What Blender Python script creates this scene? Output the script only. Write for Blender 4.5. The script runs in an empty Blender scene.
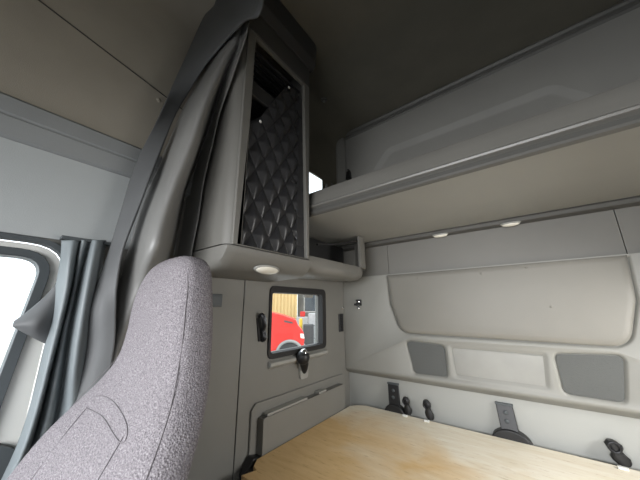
import bpy, bmesh, math, random
from mathutils import Vector, Matrix, noise
from mathutils.geometry import tessellate_polygon
random.seed(7)
PI = math.pi
C = bpy.context.scene.collection

# ------------------------------------------------------------------ camera
FOCAL = 260.0                                   # pixels, 640 wide frame
YAW, PITCH, ROLL = math.radians(37.4393), math.radians(14.4457), math.radians(-0.5971)
fw = Vector((-math.sin(YAW)*math.cos(PITCH), math.cos(YAW)*math.cos(PITCH), math.sin(PITCH)))
rt0 = Vector((math.cos(YAW), math.sin(YAW), 0)); up0 = rt0.cross(fw)
rt = rt0*math.cos(ROLL)+up0*math.sin(ROLL); up = -rt0*math.sin(ROLL)+up0*math.cos(ROLL)

def at(px, py, axis, val):
    """point of the real plane <axis>=val seen along a sight line (used to survey the cab)"""
    d = (px-320)/FOCAL*rt - (py-240)/FOCAL*up + fw
    return d*(val/d['xyz'.index(axis)])

cam_d = bpy.data.cameras.new('camera'); cam = bpy.data.objects.new('camera', cam_d); C.objects.link(cam)
cam_d.sensor_width = 36; cam_d.lens = FOCAL/640*36; cam_d.clip_start = 0.02; cam_d.clip_end = 300
M = Matrix((rt, up, -fw)).transposed().to_4x4(); cam.matrix_world = M
bpy.context.scene.camera = cam

# ------------------------------------------------------------------ materials
def mat(name, col, rough=.6, var=.08, vscale=3.0, bump=0.0, bscale=200, metal=0.0, spec=.5, col2=None, detail=4):
    m = bpy.data.materials.new(name); m.use_nodes = True
    nt = m.node_tree; N = nt.nodes; L = nt.links
    b = N['Principled BSDF']; b.inputs['Roughness'].default_value = rough; b.inputs['Metallic'].default_value = metal
    b.inputs['Specular IOR Level'].default_value = spec
    tc = N.new('ShaderNodeTexCoord')
    n = N.new('ShaderNodeTexNoise'); n.inputs['Scale'].default_value = vscale; n.inputs['Detail'].default_value = detail
    L.new(tc.outputs['Object'], n.inputs['Vector'])
    r = N.new('ShaderNodeValToRGB')
    a = [c*(1-var) for c in col]; z = [min(1, c*(1+var)) for c in (col2 or col)]
    r.color_ramp.elements[0].position = .3; r.color_ramp.elements[1].position = .7
    r.color_ramp.elements[0].color = (*a, 1); r.color_ramp.elements[1].color = (*z, 1)
    L.new(n.outputs['Fac'], r.inputs['Fac']); L.new(r.outputs['Color'], b.inputs['Base Color'])
    if bump:
        n2 = N.new('ShaderNodeTexNoise'); n2.inputs['Scale'].default_value = bscale; n2.inputs['Detail'].default_value = 3
        L.new(tc.outputs['Object'], n2.inputs['Vector'])
        bp = N.new('ShaderNodeBump'); bp.inputs['Strength'].default_value = bump; bp.inputs['Distance'].default_value = .002
        L.new(n2.outputs['Fac'], bp.inputs['Height']); L.new(bp.outputs['Normal'], b.inputs['Normal'])
    return m

def mat_fabric():
    m = mat('woven heather fabric', (.40,.36,.38), .95, .0, 3, spec=.15)
    nt = m.node_tree; N = nt.nodes; L = nt.links; b = N['Principled BSDF']
    tc = N.new('ShaderNodeTexCoord')
    n = N.new('ShaderNodeTexNoise'); n.inputs['Scale'].default_value = 420; n.inputs['Detail'].default_value = 3; n.inputs['Roughness'].default_value = .7
    n3 = N.new('ShaderNodeTexVoronoi'); n3.inputs['Scale'].default_value = 330
    L.new(tc.outputs['Object'], n.inputs['Vector']); L.new(tc.outputs['Object'], n3.inputs['Vector'])
    r = N.new('ShaderNodeValToRGB'); e = r.color_ramp.elements
    e[0].position = .34; e[0].color = (.10,.09,.098,1); e[1].position = .66; e[1].color = (.32,.30,.31,1)
    x = e.new(.5); x.color = (.19,.174,.186,1)
    L.new(n.outputs['Fac'], r.inputs['Fac']); L.new(r.outputs['Color'], b.inputs['Base Color'])
    bp = N.new('ShaderNodeBump'); bp.inputs['Strength'].default_value = .6; bp.inputs['Distance'].default_value = .002
    L.new(n3.outputs['Distance'], bp.inputs['Height']); L.new(bp.outputs['Normal'], b.inputs['Normal'])
    return m

def mat_board():
    m = mat('stained plywood', (.6,.45,.27), .55, .1, 3)
    nt = m.node_tree; N = nt.nodes; L = nt.links; b = N['Principled BSDF']
    tc = N.new('ShaderNodeTexCoord')
    mp = N.new('ShaderNodeMapping'); mp.inputs['Scale'].default_value = (1.6, 9, 4); L.new(tc.outputs['Object'], mp.inputs['Vector'])
    g = N.new('ShaderNodeTexNoise'); g.inputs['Scale'].default_value = 2.6; g.inputs['Detail'].default_value = 8; g.inputs['Distortion'].default_value = 1.2
    L.new(mp.outputs['Vector'], g.inputs['Vector'])
    gr = N.new('ShaderNodeValToRGB'); e = gr.color_ramp.elements
    e[0].position = .3; e[0].color = (.78,.69,.53,1); e[1].position = .7; e[1].color = (.88,.82,.69,1)
    L.new(g.outputs['Fac'], gr.inputs['Fac'])
    # amber stain that soaks in from the front left corner of the board
    s = N.new('ShaderNodeTexNoise'); s.inputs['Scale'].default_value = 3.2; s.inputs['Detail'].default_value = 6; s.inputs['Distortion'].default_value = .6
    L.new(tc.outputs['Object'], s.inputs['Vector'])
    sx = N.new('ShaderNodeSeparateXYZ'); L.new(tc.outputs['Object'], sx.inputs['Vector'])
    ma = N.new('ShaderNodeMath'); ma.operation = 'MULTIPLY_ADD'; ma.inputs[1].default_value = -.95; ma.inputs[2].default_value = .12
    L.new(sx.outputs['Y'], ma.inputs[0])
    mx = N.new('ShaderNodeMath'); mx.operation = 'MULTIPLY_ADD'; mx.inputs[1].default_value = -.30; L.new(sx.outputs['X'], mx.inputs[0]); L.new(ma.outputs[0], mx.inputs[2])
    ad = N.new('ShaderNodeMath'); ad.operation = 'ADD'; L.new(mx.outputs[0], ad.inputs[0]); L.new(s.outputs['Fac'], ad.inputs[1])
    sr = N.new('ShaderNodeValToRGB'); sr.color_ramp.elements[0].position = .46; sr.color_ramp.elements[1].position = .86
    L.new(ad.outputs[0], sr.inputs['Fac'])
    mixs = N.new('ShaderNodeMixRGB'); mixs.blend_type = 'MULTIPLY'; mixs.inputs['Color2'].default_value = (.86,.64,.37,1)
    L.new(sr.outputs['Color'], mixs.inputs['Fac']); L.new(gr.outputs['Color'], mixs.inputs['Color1'])
    # small dark marks
    d = N.new('ShaderNodeTexNoise'); d.inputs['Scale'].default_value = 11; d.inputs['Detail'].default_value = 7; d.inputs['Roughness'].default_value = .75
    L.new(mp.outputs['Vector'], d.inputs['Vector'])
    dr = N.new('ShaderNodeValToRGB'); dr.color_ramp.elements[0].position = .57; dr.color_ramp.elements[1].position = .75
    L.new(d.outputs['Fac'], dr.inputs['Fac'])
    mixd = N.new('ShaderNodeMixRGB'); mixd.blend_type = 'MULTIPLY'; mixd.inputs['Color2'].default_value = (.55,.42,.3,1)
    L.new(dr.outputs['Color'], mixd.inputs['Fac']); L.new(mixs.outputs['Color'], mixd.inputs['Color1'])
    L.new(mixd.outputs['Color'], b.inputs['Base Color'])
    return m

def mat_glass(name='clear glass', tint=(.96,.98,.98)):
    m = bpy.data.materials.new(name); m.use_nodes = True; nt = m.node_tree; N = nt.nodes; L = nt.links
    N.remove(N['Principled BSDF'])
    t = N.new('ShaderNodeBsdfTransparent'); t.inputs['Color'].default_value = (*tint, 1)
    g = N.new('ShaderNodeBsdfGlossy'); g.inputs['Roughness'].default_value = .02
    mx = N.new('ShaderNodeMixShader'); mx.inputs['Fac'].default_value = .04
    L.new(t.outputs[0], mx.inputs[1]); L.new(g.outputs[0], mx.inputs[2]); L.new(mx.outputs[0], N['Material Output'].inputs['Surface'])
    return m

def mat_mesh():
    m = mat('woven speaker mesh', (.10,.104,.10), .8, .05, 4)
    nt = m.node_tree; N = nt.nodes; L = nt.links; b = N['Principled BSDF']
    tc = N.new('ShaderNodeTexCoord'); v = N.new('ShaderNodeTexVoronoi'); v.inputs['Scale'].default_value = 260
    L.new(tc.outputs['Object'], v.inputs['Vector'])
    bp = N.new('ShaderNodeBump'); bp.inputs['Strength'].default_value = .5; bp.inputs['Distance'].default_value = .002
    L.new(v.outputs['Distance'], bp.inputs['Height']); L.new(bp.outputs['Normal'], b.inputs['Normal'])
    return m

GREY = mat('grey trim plastic', (.30,.295,.275), .55, .06, 2.5, .25, 350)
GREYC = mat('warm grey cabinet plastic', (.168,.163,.148), .5, .06, 2.5, .25, 350)  # darkened, like the shelf lip, partly to stand in for weaker light higher up
GREYL = mat('light grey moulded plastic', (.32,.318,.295), .5, .06, 2.2, .2, 350)
GREYD = mat('mid grey plastic', (.16,.158,.148), .5, .06, 3, .25, 350)
PADM = mat('grey padded vinyl', (.222,.213,.188), .5, .07, 2.0, .25, 260)
WALLG = mat('grey side panel', (.205,.20,.182), .6, .06, 2.2, .3, 320)
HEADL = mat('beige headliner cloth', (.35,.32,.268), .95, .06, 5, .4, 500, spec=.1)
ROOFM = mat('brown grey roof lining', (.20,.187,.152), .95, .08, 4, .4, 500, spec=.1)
SIDEG = mat('pale grey header panel', (.40,.42,.42), .7, .05, 3, .2, 400)
BAND = mat('grey band moulding', (.26,.27,.27), .6, .05, 4, .2, 400)
SEAM = mat('dark seam', (.05,.048,.042), .9, .0)
BLACK = mat('black plastic', (.013,.013,.014), .45, .1, 10)
BLKM = mat('black satin metal', (.02,.02,.022), .4, .1, 10, metal=.3)
RUB = mat('black rubber', (.018,.017,.017), .7, .1, 8)
CHROME = mat('polished metal', (.8,.8,.8), .12, .02, 5, metal=1.0)
WHITEP = mat('white paint', (.78,.78,.74), .35, .03, 3)
QUILT = mat('black quilted vinyl', (.028,.028,.030), .33, .1, 5, .2, 300)
DARKIN = mat('dark cabinet lining', (.03,.03,.03), .6, .1, 5)
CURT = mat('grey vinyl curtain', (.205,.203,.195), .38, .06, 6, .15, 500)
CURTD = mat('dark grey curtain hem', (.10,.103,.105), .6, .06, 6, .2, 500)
LENS = mat('milky lamp lens', (.80,.77,.68), .2, .03, 4)
FABRIC = mat_fabric(); BOARD = mat_board(); GLASS = mat_glass(); MESHM = mat_mesh()
THREAD = mat('dark seam thread', (.15,.137,.145), .9, .05)
FLOORM = mat('black floor mat', (.03,.03,.03), .85, .1, 6, .3, 120)
SLATE = mat('dark slate plastic', (.07,.08,.085), .5, .06, 6)
CROWN = mat('charcoal crown moulding', (.045,.045,.045), .6, .06, 6, .2, 400)

# ------------------------------------------------------------------ helpers
W = {}
def link(o): C.objects.link(o); return o
def thing(name, label, cat, loc, group=None):
    o = link(bpy.data.objects.new(name, None)); o.location = loc; o.empty_display_size = .05
    W[o] = Vector(loc); o['label'] = label; o['category'] = cat
    if group: o['group'] = group
    return o
def tag(o, label, cat, group=None):
    o['label'] = label; o['category'] = cat
    if group: o['group'] = group
    return o
def obj(name, bm, material, parent=None, bevel=0, seg=3, angle=35, label=None, flat=False):
    bmesh.ops.remove_doubles(bm, verts=bm.verts, dist=1e-6)
    bmesh.ops.recalc_face_normals(bm, faces=bm.faces)
    me = bpy.data.meshes.new(name)
    if parent is not None:
        org = W[parent]
    else:
        xs = [v.co for v in bm.verts]
        org = Vector(((min(v.x for v in xs)+max(v.x for v in xs))/2, (min(v.y for v in xs)+max(v.y for v in xs))/2, min(v.z for v in xs)))
    bmesh.ops.translate(bm, vec=-org, verts=bm.verts)
    bm.to_mesh(me); bm.free(); me.materials.append(material)
    o = link(bpy.data.objects.new(name, me)); W[o] = Vector(org)
    if parent is not None: o.parent = parent
    else: o.location = org
    if not flat:
        me.polygons.foreach_set('use_smooth', [True]*len(me.polygons))
    if bevel:
        b = o.modifiers.new('bevel', 'BEVEL'); b.width = bevel; b.segments = seg; b.limit_method = 'ANGLE'; b.angle_limit = math.radians(30); b.harden_normals = True
    elif not flat:
        me.set_sharp_from_angle(angle=math.radians(angle))
    if label: o['label'] = label
    return o
def struct(name, bm, material, parent=None, **k):
    o = obj(name, bm, material, parent, **k)
    if parent is None: o['kind'] = 'structure'
    return o
def B(): return bmesh.new()
def box(bm, x0, x1, y0, y1, z0, z1):
    v = [bm.verts.new((x, y, z)) for x in (x0, x1) for y in (y0, y1) for z in (z0, z1)]
    for f in ((0,1,3,2),(4,6,7,5),(0,4,5,1),(2,3,7,6),(0,2,6,4),(1,5,7,3)): bm.faces.new([v[i] for i in f])
    return bm
def boxb(*a): return box(B(), *a)
def prism(bm, pts, vec):
    """closed polygon of 3D points pushed along vec"""
    pts = [Vector(p) for p in pts]; vec = Vector(vec)
    a = [bm.verts.new(p) for p in pts]; b = [bm.verts.new(p+vec) for p in pts]; n = len(pts)
    bm.faces.new(a); bm.faces.new(b[::-1])
    for i in range(n): bm.faces.new((a[i], b[i], b[(i+1)%n], a[(i+1)%n]))
    return bm
def loft(bm, rings, closed=True, caps=True):
    R = [[bm.verts.new(p) for p in r] for r in rings]; n = len(R[0])
    for a, b in zip(R, R[1:]):
        for i in range(n if closed else n-1):
            j = (i+1) % n; bm.faces.new((a[i], a[j], b[j], b[i]))
    if caps and closed: bm.faces.new(R[0][::-1]); bm.faces.new(R[-1])
    return bm
def plate(bm, outer, holes, f, d0, d1):
    """flat plate with holes; f(u,v,d) maps to space"""
    loops = [outer]+list(holes)
    tri = tessellate_polygon([[Vector((u, v, 0)) for u, v in l] for l in loops])
    flat = [p for l in loops for p in l]
    A = [bm.verts.new(f(u, v, d0)) for u, v in flat]; Bv = [bm.verts.new(f(u, v, d1)) for u, v in flat]
    for t in tri:
        for S in (A, Bv):
            try: bm.faces.new([S[i] for i in t])
            except ValueError: pass
    k = 0
    for l in loops:
        n = len(l)
        for i in range(n):
            j = (i+1) % n; bm.faces.new((A[k+i], A[k+j], Bv[k+j], Bv[k+i]))
        k += n
    return bm
def rpoly(pts, r, n=6):
    """round the corners of a 2D polygon; r may be a list"""
    out = []; m = len(pts)
    for i in range(m):
        p = Vector(pts[i]).to_2d(); a = Vector(pts[i-1]).to_2d(); c = Vector(pts[(i+1) % m]).to_2d()
        rr = r[i] if isinstance(r, (list, tuple)) else r
        if rr <= 0: out.append((p.x, p.y)); continue
        da = (a-p); dc = (c-p); la = da.length; lc = dc.length; da.normalize(); dc.normalize()
        ang = da.angle(dc); t = min(rr/math.tan(ang/2), la*.49, lc*.49)
        s = p+da*t; e = p+dc*t
        for k in range(n+1):
            q = k/n; b = s*(1-q)**2+p*2*q*(1-q)+e*q*q; out.append((b.x, b.y))
    return out
def rrect(u0, u1, v0, v1, r, n=6): return rpoly([(u0,v0),(u1,v0),(u1,v1),(u0,v1)], r, n)
def inset(poly, d):
    """move a 2D polygon inwards by d (either winding)"""
    n = len(poly); ar = sum(poly[i][0]*poly[(i+1)%n][1]-poly[(i+1)%n][0]*poly[i][1] for i in range(n)); s = 1 if ar > 0 else -1
    out = []
    for i in range(n):
        a = Vector(poly[i-1]); p = Vector(poly[i]); c = Vector(poly[(i+1)%n])
        e1 = (p-a); e2 = (c-p)
        if e1.length < 1e-9: e1 = e2
        if e2.length < 1e-9: e2 = e1
        e1.normalize(); e2.normalize()
        n1 = Vector((-e1.y, e1.x))*s; n2 = Vector((-e2.y, e2.x))*s
        b = (n1+n2); b = b/(max(.3, b.length_squared/2)) if b.length > 1e-6 else n1
        q = p+b*d; out.append((q.x, q.y))
    return out
def tube(bm, pts, r, n=10, caps=True):
    pts = [Vector(p) for p in pts]; rings = []; prev = None
    for i, p in enumerate(pts):
        t = (pts[min(i+1, len(pts)-1)]-pts[max(i-1, 0)]).normalized()
        if prev is None:
            a = Vector((0,0,1)) if abs(t.z) < .9 else Vector((1,0,0)); nrm = t.cross(a).normalized()
        else: nrm = (prev-t*prev.dot(t)).normalized()
        prev = nrm; bi = t.cross(nrm); rr = r[i] if isinstance(r, (list, tuple)) else r
        rings.append([p+(nrm*math.cos(2*PI*k/n)+bi*math.sin(2*PI*k/n))*rr for k in range(n)])
    return loft(bm, rings, True, caps)
def ball(bm, c, r, sx=1, sy=1, sz=1, u=16, v=10):
    m = Matrix.Translation(c) @ Matrix.Diagonal((r*sx, r*sy, r*sz, 1))
    bmesh.ops.create_uvsphere(bm, u_segments=u, v_segments=v, radius=1, matrix=m); return bm
def catmull(P, k=6):
    P = [Vector(p) for p in P]; out = []
    for i in range(len(P)-1):
        p0 = P[max(i-1, 0)]; p1 = P[i]; p2 = P[i+1]; p3 = P[min(i+2, len(P)-1)]
        for j in range(k):
            t = j/k; out.append(.5*((2*p1)+(p2-p0)*t+(2*p0-5*p1+4*p2-p3)*t*t+(3*p1-p0-3*p2+p3)*t**3))
    out.append(P[-1]); return out
fX = lambda u, v, d: Vector((d, u, v))     # plate in the side walls: u = y, v = z
fY = lambda u, v, d: Vector((u, d, v))     # plate in the back wall: u = x, v = z
fZ = lambda u, v, d: Vector((u, v, d))

XL, XR, YB, YF, ZF, ZC = -1.05, .72, 1.69, -1.1, -1.15, 1.42

# ------------------------------------------------------------------ the setting
struct('floor', boxb(XL-.05, XR+.05, YF-.05, YB+.05, ZF-.05, ZF), FLOORM)
struct('ceiling', boxb(XL-.05, XR+.05, YF-.05, YB+.05, ZC, ZC+.05), ROOFM)

doorhole = rrect(-.92, .150, -1.05, .188, [.02,.02,.09,.09])
winhole = rrect(.932, 1.390, -.238, .103, .03)
venthole = rpoly([(1.18,.66),(1.50,.80),(1.50,.96),(1.18,.96)], .012)
ventpane = rpoly([(1.20,.70),(1.402,.835),(1.402,.91),(1.20,.915)], .012)
wl = struct('wall_left', plate(B(), [(YF-.05,ZF),(YB+.05,ZF),(YB+.05,ZC),(YF-.05,ZC)], [doorhole, winhole, venthole], fX, XL-.06, XL), WALLG)
# lower sleeper side panels
obj('panel', plate(B(), rpoly([(.215,ZF+.02),(.7685,ZF+.02),(.7685,.16),(.215,.16)], .004, 2), [], fX, XL, XL+.008), WALLG, wl, bevel=.003)
obj('panel', plate(B(), rpoly([(.7715,ZF+.02),(1.626,ZF+.02),(1.626,.30),(.7715,.30)], .004, 2), [rrect(.931,1.389,-.237,.102,.035)], fX, XL, XL+.012), WALLG, wl, bevel=.004)
obj('header_panel', plate(B(), rpoly([(YF,.196),(.44,.196),(.44,.45),(YF,.45)], .006, 2), [], fX, XL, XL+.008), SIDEG, wl, bevel=.003)
bm = B()
prof = [(XL,.448),(XL+.022,.455),(XL+.028,.506),(XL+.022,.511),(XL+.030,.516),(XL+.028,.562),(XL+.012,.575),(XL,.578)]
prism(bm, [(x, YF, z) for x, z in prof], (0, .47-YF, 0)); obj('band_moulding', bm, BAND, wl)
# headliner cloth that climbs the side and turns into the roof
def cove(y0, y1, r, t, z0):
    P = [(XL, z0)]+[(XL+r-r*math.cos(a*PI/16), ZC-r+r*math.sin(a*PI/16)) for a in range(0, 9)]
    P = [(x+t, z-t*.2) for x, z in P]; bmx = B()
    loft(bmx, [[Vector((x, y0, z)) for x, z in P], [Vector((x, y1, z)) for x, z in P]], closed=False); return bmx
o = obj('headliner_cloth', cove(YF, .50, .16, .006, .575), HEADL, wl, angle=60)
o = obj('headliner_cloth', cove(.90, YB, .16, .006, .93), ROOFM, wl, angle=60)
P = [Vector((XL+.008, y, .928-(y+.062)*.21)) for y in (-1.0, -.5, -.062, .1, .324, .40)]
obj('headliner_seam', tube(B(), P, .0022, 6), SEAM, wl)
obj('headliner_button', ball(B(), Vector((XL+.007, .302, .815)), .009, .5, 1, 1, 12, 8), HEADL, wl)

struct('wall_right', plate(B(), [(YF-.05,ZF),(YB+.05,ZF),(YB+.05,ZC),(YF-.05,ZC)], [rrect(-.80,-.35,-.25,.12,.06), rrect(.965,1.39,-.235,.09,.03)], fX, XR, XR+.06), WALLG)
struct('wall_front', plate(B(), [(XL,ZF),(XR,ZF),(XR,ZC),(XL,ZC)], [rrect(XL+.08, XR-.08, -.32, .40, .08)], fY, YF-.06, YF), WALLG)
bm = boxb(XL-.05, XR+.05, YB, YB+.05, ZF, .6); box(bm, XL-.05, XR+.05, YB+.045, YB+.095, .6, ZC); box(bm, XL-.05, XR+.05, YB, YB+.095, .59, .61)
wb = struct('wall_back', bm, mat('pale grey lower wall', (.37,.375,.355), .5, .05, 2.2, .2, 350))

# upper back panel with the shallow moulded recess
XC = -.165
outer = [(XL,.60),(XR,.60),(XR,1.40),(XL,1.40)]
rec = rpoly([(XC-.625,.70),(XC+.625,.70),(XC+.60,.99),(XC+.47,1.142),(XC-.47,1.142),(XC-.60,1.0)], [.04,.04,.10,.10,.10,.10], 8)
bm = B()
tri = tessellate_polygon([[Vector((u,v,0)) for u,v in outer],[Vector((u,v,0)) for u,v in rec]])
flat = outer+rec; A = [bm.verts.new((u,1.661,v)) for u,v in flat]
for t in tri: bm.faces.new([A[i] for i in t])
prev = A[4:]
for d, y in ((.006,1.662),(.036,1.677),(.046,1.680),(.055,1.680)):
    nx = [bm.verts.new((u,y,v)) for u,v in inset(rec, d)]
    for i in range(len(nx)): bm.faces.new((prev[i],prev[(i+1)%len(nx)],nx[(i+1)%len(nx)],nx[i]))
    prev = nx
bm.faces.new(prev)
obj('upper_panel', bm, GREY, wb, angle=50)
# mouldings at the ceiling and in the corner
bm = B()
pr = [(YB,1.42),(1.64,1.42),(1.632,1.405),(1.64,1.392),(1.655,1.388),(1.651,1.372),(1.661,1.362),(YB,1.362)]
prism(bm, [(XL, y, z) for y, z in pr], (XR-XL,0,0)); struct('trim_1', bm, GREYD)
bm = B(); prism(bm, [(XL,1.59,.56),(XL+.02,1.59,.56),(XL+.062,1.635,.56),(XL+.062,1.661,.56),(XL,1.661,.56)], (0,0,.815)); struct('trim_2', bm, GREY, bevel=.006)

# ------------------------------------------------------------------ moulded back panel (z -.41 .. .205)
# band between shelf and pad
for u0, u1 in ((XL,-.6912),(-.6888,.3728),(.3752,XR)):
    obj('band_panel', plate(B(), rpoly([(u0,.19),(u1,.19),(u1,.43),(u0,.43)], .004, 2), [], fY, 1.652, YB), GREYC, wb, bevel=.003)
padout = rpoly([(XC-.535,.2),(XC+.535,.2),(XC+.522,.015),(XC+.468,-.172),(XC-.468,-.160),(XC-.522,.015)], [0,0,.06,.085,.085,.06], 8)
g_l = rpoly([(-.606,-.205),(-.398,-.217),(-.402,-.372),(-.575,-.376)], .022, 6)
g_r = [(2*XC-u, v) for u, v in g_l][::-1]
mid = rpoly([(-.372,-.222),(.042,-.222),(.042,-.375),(-.372,-.375)], .03, 6)
mid = rpoly([(-.378,-.205),(.046,-.205),(.030,-.376),(-.372,-.376)], .03, 6)
outer = [(XL,-.398),(XR,-.398),(XR,.203),(XL,.203)]
YP = 1.635
def moulded(outer, holes, y, steps):
    bmx = B(); loops = [outer]+holes
    tri = tessellate_polygon([[Vector((u,v,0)) for u,v in l] for l in loops])
    fl = [p for l in loops for p in l]; A = [bmx.verts.new((u,y,v)) for u,v in fl]
    for t in tri: bmx.faces.new([A[i] for i in t])
    k = len(outer)
    for h, st in zip(holes, steps):
        prev = A[k:k+len(h)]; k += len(h)
        for d, yy in st:
            nx = [bmx.verts.new((u,yy,v)) for u,v in inset(h, d)]
            for i in range(len(nx)): bmx.faces.new((prev[i],prev[(i+1)%len(nx)],nx[(i+1)%len(nx)],nx[i]))
            prev = nx
        bmx.faces.new(prev)
    return bmx, A[:len(outer)]
pad_hole = [(u, min(v,.1985)) for u, v in inset(padout, -.012)]
grow = lambda p, d: inset(p, -d)
bm, rim = moulded(outer, [pad_hole, grow(g_l,.016), grow(g_r,.016), mid], YP,
    [[(.006,YP+.004),(.010,YP+.014)], [(.007,YP+.005),(.014,YP+.014)], [(.007,YP+.005),(.014,YP+.014)], [(.010,YP+.003),(.020,YP+.009)]])
# rounded lower lip and top edge returning to the wall
lip = [(YP+.002,-.405),(YP+.008,-.411),(YP+.03,-.426),(YB,-.440)]
pv = [rim[0], rim[1]]
for y, z in lip:
    nx = [bm.verts.new((XL,y,z)), bm.verts.new((XR,y,z))]; bm.faces.new((pv[0],pv[1],nx[1],nx[0])); pv = nx
nx = [bm.verts.new((XR,YB,.206)), bm.verts.new((XL,YB,.206))]; bm.faces.new((rim[2],rim[3],nx[1],nx[0]))
lower = obj('moulded_panel', bm, mat('grey moulded back panel', (.26,.258,.236), .5, .06, 2.2, .2, 350), wb, angle=50)
# pad: slightly pillowed
bm = B(); L = [[Vector((u, y, v)) for u, v in inset(padout, d)] for d, y in ((0,YP+.012),(.002,YP+.001),(.010,YP-.006),(.03,YP-.009))]
loft(bm, L, True, False); bm.faces.new([bm.verts.new(p) for p in L[-1]])
pad = obj('back_pad', bm, PADM, wb, angle=60)
for x, z in ((-.165,.165),(.03,.175),(.09,-.01),(-.50,.165)):
    obj('pad_button', ball(B(), Vector((x, YP-.009, z)), .006, 1, .4, 1, 12, 6), PADM, pad)
for g in (g_l, g_r):
    obj('speaker_grille', plate(B(), inset(g,-.001), [], fY, YP+.006, YP+.013), MESHM, wb, bevel=.003, label='dark grey mesh grille')
obj('centre_panel', plate(B(), inset(mid,.021), [], fY, YP+.006, YP+.010), mat('glossier grey centre panel', (.285,.283,.262), .38, .1, 6, .2, 350), wb, bevel=.002)  # slightly lighter and glossier than the moulded panel
# ------------------------------------------------------------------ sleeper window in the side wall
def window_frame(name, outer, hole, x0, x1, m, parent): return obj(name, plate(B(), outer, [hole], fX, x0, x1), m, parent, bevel=.004)
w1 = link(bpy.data.objects.new('window_1', None)); w1.location = (XL, 1.18, -.24); W[w1] = Vector(w1.location); w1['kind'] = 'structure'
w1['label'] = 'small black framed sleeper window with a red truck outside'
window_frame('window_frame', rrect(.922,1.398,-.246,.110,.035), rrect(.937,1.362,-.220,.077,.018), XL-.012, XL+.022, RUB, w1)
window_frame('inner_frame', rrect(.936,1.386,-.232,.098,.02), rrect(.938,1.362,-.218,.074,.014), XL-.03, XL-.014, GREYD, w1)
obj('pane', boxb(XL-.026, XL-.022, .938, 1.384, -.230, .096), GLASS, w1)
obj('catch', boxb(XL-.004, XL+.016, 1.20, 1.275, .056, .072), GREYL, w1, bevel=.004)
bm = B(); prism(bm, [(XL+.012,.93,-.252),(XL+.034,.93,-.262),(XL+.034,.93,-.276),(XL+.012,.93,-.292)], (0,.47,0)); obj('window_sill', bm, GREYL, w1, bevel=.004)
# vent window up in the corner behind the cabinet
w2 = link(bpy.data.objects.new('window_2', None)); w2.location = (XL, 1.3, .76); W[w2] = Vector(w2.location); w2['kind'] = 'structure'
w2['label'] = 'small bright corner window above the overhead shelf'
obj('window_frame', plate(B(), inset(venthole,-.006), [ventpane], fX, XL, XL+.008), ROOFM, w2, bevel=.003)
obj('pane', plate(B(), inset(ventpane,-.01), [], fX, XL-.006, XL-.002), GLASS, w2)
obj('catch', boxb(XL+.008, XL+.022, 1.425, 1.445, .83, .885), GREY, w2, bevel=.004)

# ------------------------------------------------------------------ driver door
d1 = link(bpy.data.objects.new('door_1', None)); d1.location = (XL-.04, -.4, ZF+.08); W[d1] = Vector(d1.location); d1['kind'] = 'structure'
d1['label'] = 'white driver door with a bright window at left'
XD = XL-.03
wh = rpoly([(-.80,-.33),(.066,-.33),(.106,.146),(-.80,.146)], [.05,.05,.055,.05])
obj('door_frame', plate(B(), rrect(-.915,.142,-1.05,.180,[.02,.02,.08,.08]), [inset(wh,-.014)], fX, XD-.05, XD), WHITEP, d1, bevel=.006)
obj('window_gasket', plate(B(), inset(wh,-.018), [inset(wh,.004)], fX, XD-.045, XD+.012), SLATE, d1, bevel=.006)
obj('pane', plate(B(), inset(wh,.004), [], fX, XD-.022, XD-.017), GLASS, d1)
obj('door_seal', plate(B(), rrect(-.925,.156,-1.06,.194,[.02,.02,.09,.09]), [rrect(-.912,.143,-1.048,.181,[.02,.02,.08,.08])], fX, XL-.02, XL+.012), SLATE, d1, bevel=.004)
obj('door_trim', plate(B(), rpoly([(-.90,-1.04),(.138,-1.04),(.136,-.335),(.10,-.312),(-.90,-.335)], .015), [], fX, XD, XD+.02), SLATE, d1, bevel=.006)
obj('armrest', boxb(XD+.02, XD+.08, -.75, -.12, -.5, -.43), SLATE, d1, bevel=.02)

# ------------------------------------------------------------------ tall side cabinet
XF = -.75; CY0, CY1 = .475, .900
cab = thing('storage_cabinet', 'tall grey overhead side cabinet with black quilted cover behind the curtain', 'cabinet', (-.9, .69, .13))
hole = [(.532,.214),(.882,.214),(.856,1.150),(.536,1.150)]
bm = B()
face_o = [(CY0+.02,.2085),(CY1,.2085),(CY1,1.165),(CY0+.02,1.165)]
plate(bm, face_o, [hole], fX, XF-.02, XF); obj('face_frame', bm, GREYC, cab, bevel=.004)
# carcass: front panel with rounded edge, rear side, top, liner
bm = B()
arc = [(XF, CY0+.045)]+[(XF-.045+.045*math.cos(a), CY0+.045-.045*math.sin(a)) for a in [PI/2*k/8 for k in range(9)]]
ring = arc+[(XL, CY0), (XL, CY0+.018), (XF-.05, CY0+.018), (XF-.02, CY0+.045)]
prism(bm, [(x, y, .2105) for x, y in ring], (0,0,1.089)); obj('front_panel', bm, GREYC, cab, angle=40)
obj('side_panel', boxb(XL, XF-.02, CY1-.018, CY1, .205, 1.30), GREYD, cab, bevel=.003)
obj('top_panel', boxb(XL, XF, CY0+.02, CY1, 1.28, 1.30), GREYD, cab)
obj('liner', boxb(XL+.006, XL+.02, CY0+.02, CY1-.02, .22, 1.28), DARKIN, cab)
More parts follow.
